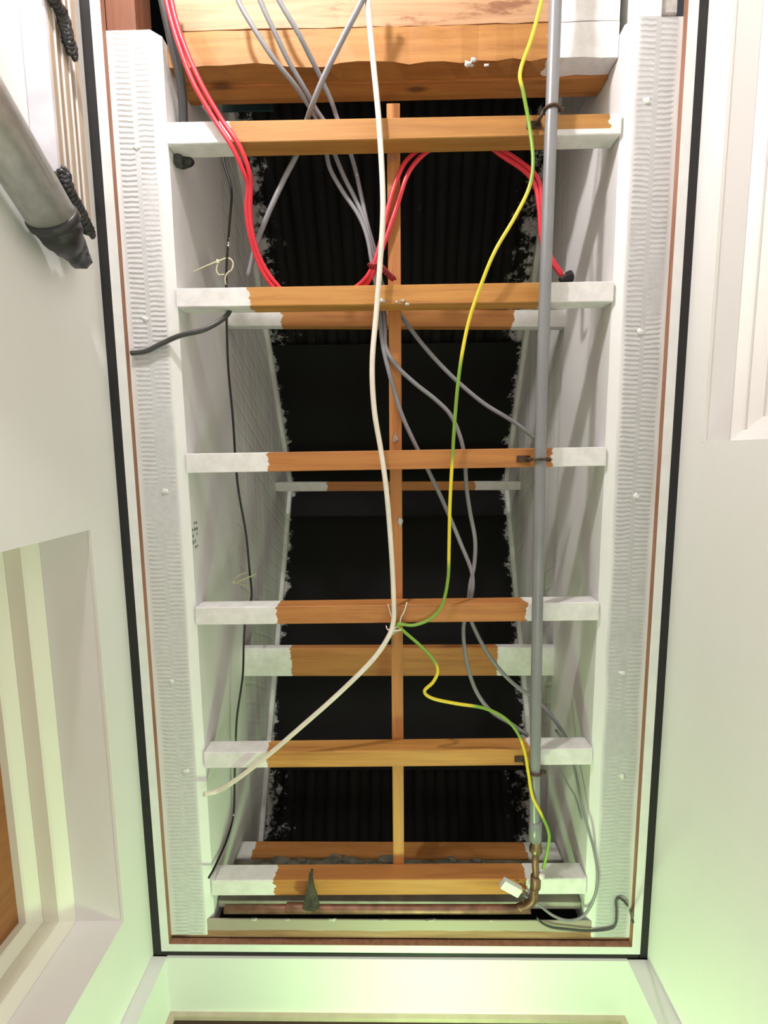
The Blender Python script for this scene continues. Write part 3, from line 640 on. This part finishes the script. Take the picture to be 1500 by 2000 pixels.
# white terminal connector with two short tails
cn = thing('terminal_connector', 'small white terminal block hanging beside the copper bend', 'connector', atZ(998, 1732, 2.435))
p = atZ(998, 1733, 2.435); R = Matrix.Rotation(math.radians(31), 3, 'Z')
bm = bmesh.new(); box(bm, -0.020, 0.020, -0.0095, 0.0095, -0.006, 0.006); bevel(bm, 0.0015, 2)
for v in bm.verts: v.co = R @ v.co + p
obj('body', bm, M['conn'], cn)
for s in (-1, 1):
    bm = bmesh.new(); q = p + R @ Vector((0.019, s * 0.004, 0)); sweep(bm, catmull([q, q + R @ Vector((0.012, s * 0.002, 0)), q + R @ Vector((0.022, 0.010 + s * 0.004, 0.004))], 5), 0.0016, 6); obj('wire_tail', bm, M['dark_cable'], cn)
    bm = bmesh.new(); q = p + R @ Vector((0.0195, s * 0.004, 0)); sweep(bm, [q, q + R @ Vector((0.0012, 0, 0))], 0.003, 8); obj('terminal_hole', bm, M['black'], cn)
# cable tie of thin wire at the fourth batten
tw = thing('wire_loop', 'thin pale wire loop tying the white cable to the fourth batten', 'wire tie', atZ(775, 1215, 2.45))
for P in ([(758, 1180, 2.4535), (762, 1196, 2.4525), (768, 1216, 2.446), (770, 1228, 2.444)], [(795, 1176, 2.4535), (790, 1192, 2.4525), (783, 1206, 2.452), (780, 1218, 2.447), (768, 1230, 2.443)], [(754, 1222, 2.444), (758, 1230, 2.442), (772, 1232, 2.44), (786, 1230, 2.446)]):
    bm = bmesh.new(); sweep(bm, catmull([atZ(*q) for q in P], 6), 0.0012, 6); obj('strand', bm, M['white_cable'], tw)
# cream zip ties on the thin black wire
def ziptie(segs, head, lab):
    t = thing('zip_tie', lab, 'zip tie', atZ(*head), 'cream zip ties on the thin black wire')
    for P in segs:
        bm = bmesh.new(); sweep(bm, catmull([atZ(*q) for q in P], 6), 0.0015, 6); obj('strap', bm, M['tie'], t)
    bm = bmesh.new(); p = atZ(*head); box(bm, p.x - .003, p.x + .003, p.y - .0035, p.y + .0035, p.z - .003, p.z + .003); bevel(bm, 0.0006); obj('lock', bm, M['tie'], t)
ziptie([[(376, 532, 2.54), (402, 520, 2.54), (427, 510, 2.545), (445, 504, 2.55), (455, 512, 2.55), (453, 526, 2.55), (444, 534, 2.548), (440, 544, 2.548), (441, 556, 2.548)], [(426, 512, 2.545), (423, 528, 2.545), (428, 537, 2.545), (438, 536, 2.547)]], (426, 511, 2.545), 'cream zip tie with long tail just above the second batten at left')
ziptie([[(501, 1120, 2.57), (480, 1130, 2.56), (458, 1137, 2.55), (466, 1124, 2.555), (484, 1117, 2.57)], [(458, 1137, 2.55), (470, 1140, 2.56), (481, 1143, 2.57)]], (458, 1136, 2.55), 'cream zip tie just above the fourth batten at left')
# dark grommets where cables enter the side boards
for (px, py), x, lab in (((1116, 540), JR0, 'black cable grommet on the right side board above the second batten'), ((350, 312), JL1, 'dark cable plug on the left side board below the first batten')):
    p = atX(px, py, x + lean(2.55)); bm = bmesh.new(); s = -1 if x > 0 else 1
    sweep(bm, [p + Vector((0, 0, 0)), p + Vector((s * .006, 0.002, 0)), p + Vector((s * .022, 0.006, -0.004)), p + Vector((s * .026, 0.008, -0.005))], [0.013, 0.013, 0.0075, 0.004], 12)
    tag(obj('cable_grommet', bm, M['rubber']), lab, 'grommet')
# withered brown leaf of paper hanging at the copper pipe
bm = bmesh.new(); outline = [(590, 1775), (596, 1752), (600, 1730), (603, 1712), (608, 1698), (612, 1702), (610, 1716), (614, 1735), (620, 1752), (624, 1772), (615, 1780), (600, 1781)]
f = [bm.verts.new(atZ(x, y, 2.430 - 0.004 * math.sin((y - 1698) / 83 * 3.1)) + Vector((0, 0, random.uniform(-.002, .002)))) for x, y in outline]
ctr = bm.verts.new(atZ(606, 1748, 2.424)); top = []
for i in range(len(f)): bm.faces.new((f[i], f[(i + 1) % len(f)], ctr))
r = bmesh.ops.extrude_face_region(bm, geom=list(bm.faces))
for v in [q for q in r['geom'] if isinstance(q, bmesh.types.BMVert)]: v.co.z += 0.004
bmesh.ops.recalc_face_normals(bm, faces=bm.faces)
tag(obj('paper_scrap', bm, M['paper']), 'dark withered scrap stuck to the copper pipe at lower left', 'scrap')

# ================================================================== upper left: boards on the wall, cords, steel pole
bs = thing('board_bundle', 'bundle of thin boards fixed flat along the left wall near the ceiling', 'boards', (-0.47, -0.6, 2.30))
x1 = -0.455; zz = 2.300; yend = -0.392
bm = bmesh.new(); box(bm, XL + 0.001, x1, -1.1, yend, zz, zz + 0.005); obj('cover_board', bm, M['cover'], bs); zz += 0.0055
lay = [wood_mat('layer_wood_%d' % i, p, 'y', 0.6, False) for i, p in enumerate((((0.32, 0.24, 0.17), (0.46, 0.36, 0.26), (0.55, 0.45, 0.34)), ((0.25, 0.17, 0.11), (0.36, 0.26, 0.18), (0.46, 0.36, 0.27))))]
for k in range(5):
    h = (0.009, 0.013, 0.011, 0.014, 0.012)[k]; dx = (0.001, -0.001, 0.0, -0.003, -0.002)[k]
    bm = bmesh.new(); box(bm, XL + 0.001, x1 + dx - 0.001, -1.1, yend + 0.012 * k + (0.0, 0.01, 0.0, 0.006, 0.0)[k], zz, zz + h); bevel(bm, 0.0008); obj('thin_board', bm, lay[k % 2], bs)
    zz += h + 0.0004
    if k < 4:
        bm = bmesh.new(); box(bm, XL + 0.001, x1 + dx + 0.0008, -1.1, yend + 0.010 * k, zz, zz + 0.0014); obj('pale_veneer', bm, M['strip'], bs); zz += 0.0018
def cord(pxs, x, lab):
    P = [atX(px, py, x) for px, py in pxs]; c = catmull(P, 12); bm = bmesh.new()
    for ph in (0, 2.1, 4.2):
        sweep(bm, [p + Vector((0.0035 * math.cos(i * .55 + ph), 0.0045 * math.sin(i * .55 + ph), 0.0045 * math.cos(i * .55 + ph))) for i, p in enumerate(c)], [0.0042 * (0.7 + 0.5 * random.random()) for _ in c], 7)
    tag(obj('black_cord', bm, M['rubber']), lab, 'cord', 'black twisted cords on the board bundle')
cord([(88, -40), (105, 0), (120, 25), (126, 50), (134, 78), (142, 108)], -0.447, 'twisted black cord draped over the board bundle at the picture top')
cord([(124, 335), (130, 362), (143, 388), (155, 412), (166, 435), (176, 456)], -0.447, 'twisted black cord on the lower end of the board bundle')
# steel pole leaning against the left wall, with a taped rubber head
xp = -0.452
pe = atX(104, 428, xp); pl = atX(0, 258, xp); dirv = (pe - pl).normalized()
k = (pe.z - 0.0) / dirv.z; foot = pe - dirv * k
po = thing('steel_pole', 'brushed steel pole with taped black rubber head leaning on the left wall', 'pole', foot)
bm = bmesh.new(); sweep(bm, [foot + dirv * (k * i / 12) for i in range(13)], 0.0315, 28); obj('tube', bm, M['steel'], po)
bm = bmesh.new(); sweep(bm, [pe + dirv * t for t in (-0.006, -0.004, 0.004, 0.006)], [0.032, 0.034, 0.034, 0.032], 28); obj('seal_ring', bm, M['rubber'], po)
bm = bmesh.new()
tip = atX(158, 508, -0.468)
cpts = catmull([pe + dirv * 0.004, pe + dirv * 0.02 + Vector((-.002, .002, 0.002)), (pe + tip) / 2 + Vector((0, 0.004, 0.004)), tip], 5)
nn = len(cpts); sweep(bm, cpts, [0.0305 * (1 - 0.52 * (i / (nn - 1)) ** 1.3) * random.uniform(0.94, 1.06) for i in range(nn)], 16)
for v in bm.verts: v.co += Vector((random.uniform(-1, 1), random.uniform(-1, 1), random.uniform(-1, 1))) * 0.0012
obj('rubber_head', bm, M['rubber'], po, True)

# dried paint and plaster crumbs on the second batten and along the roof-board edge
for px, py, r in ((746, 588, 0.005), (775, 590, 0.0028), (787, 587, 0.003), (795, 598, 0.003)):
    p = atZ(px, py, ZB); bm = bmesh.new(); blob(bm, (p.x, min(p.y, -0.256), ZB - 0.0006), r, 1.2, 0.7, 0.4, 0.5); obj('paint_lump', bm, M['plaster'], B[1], True)
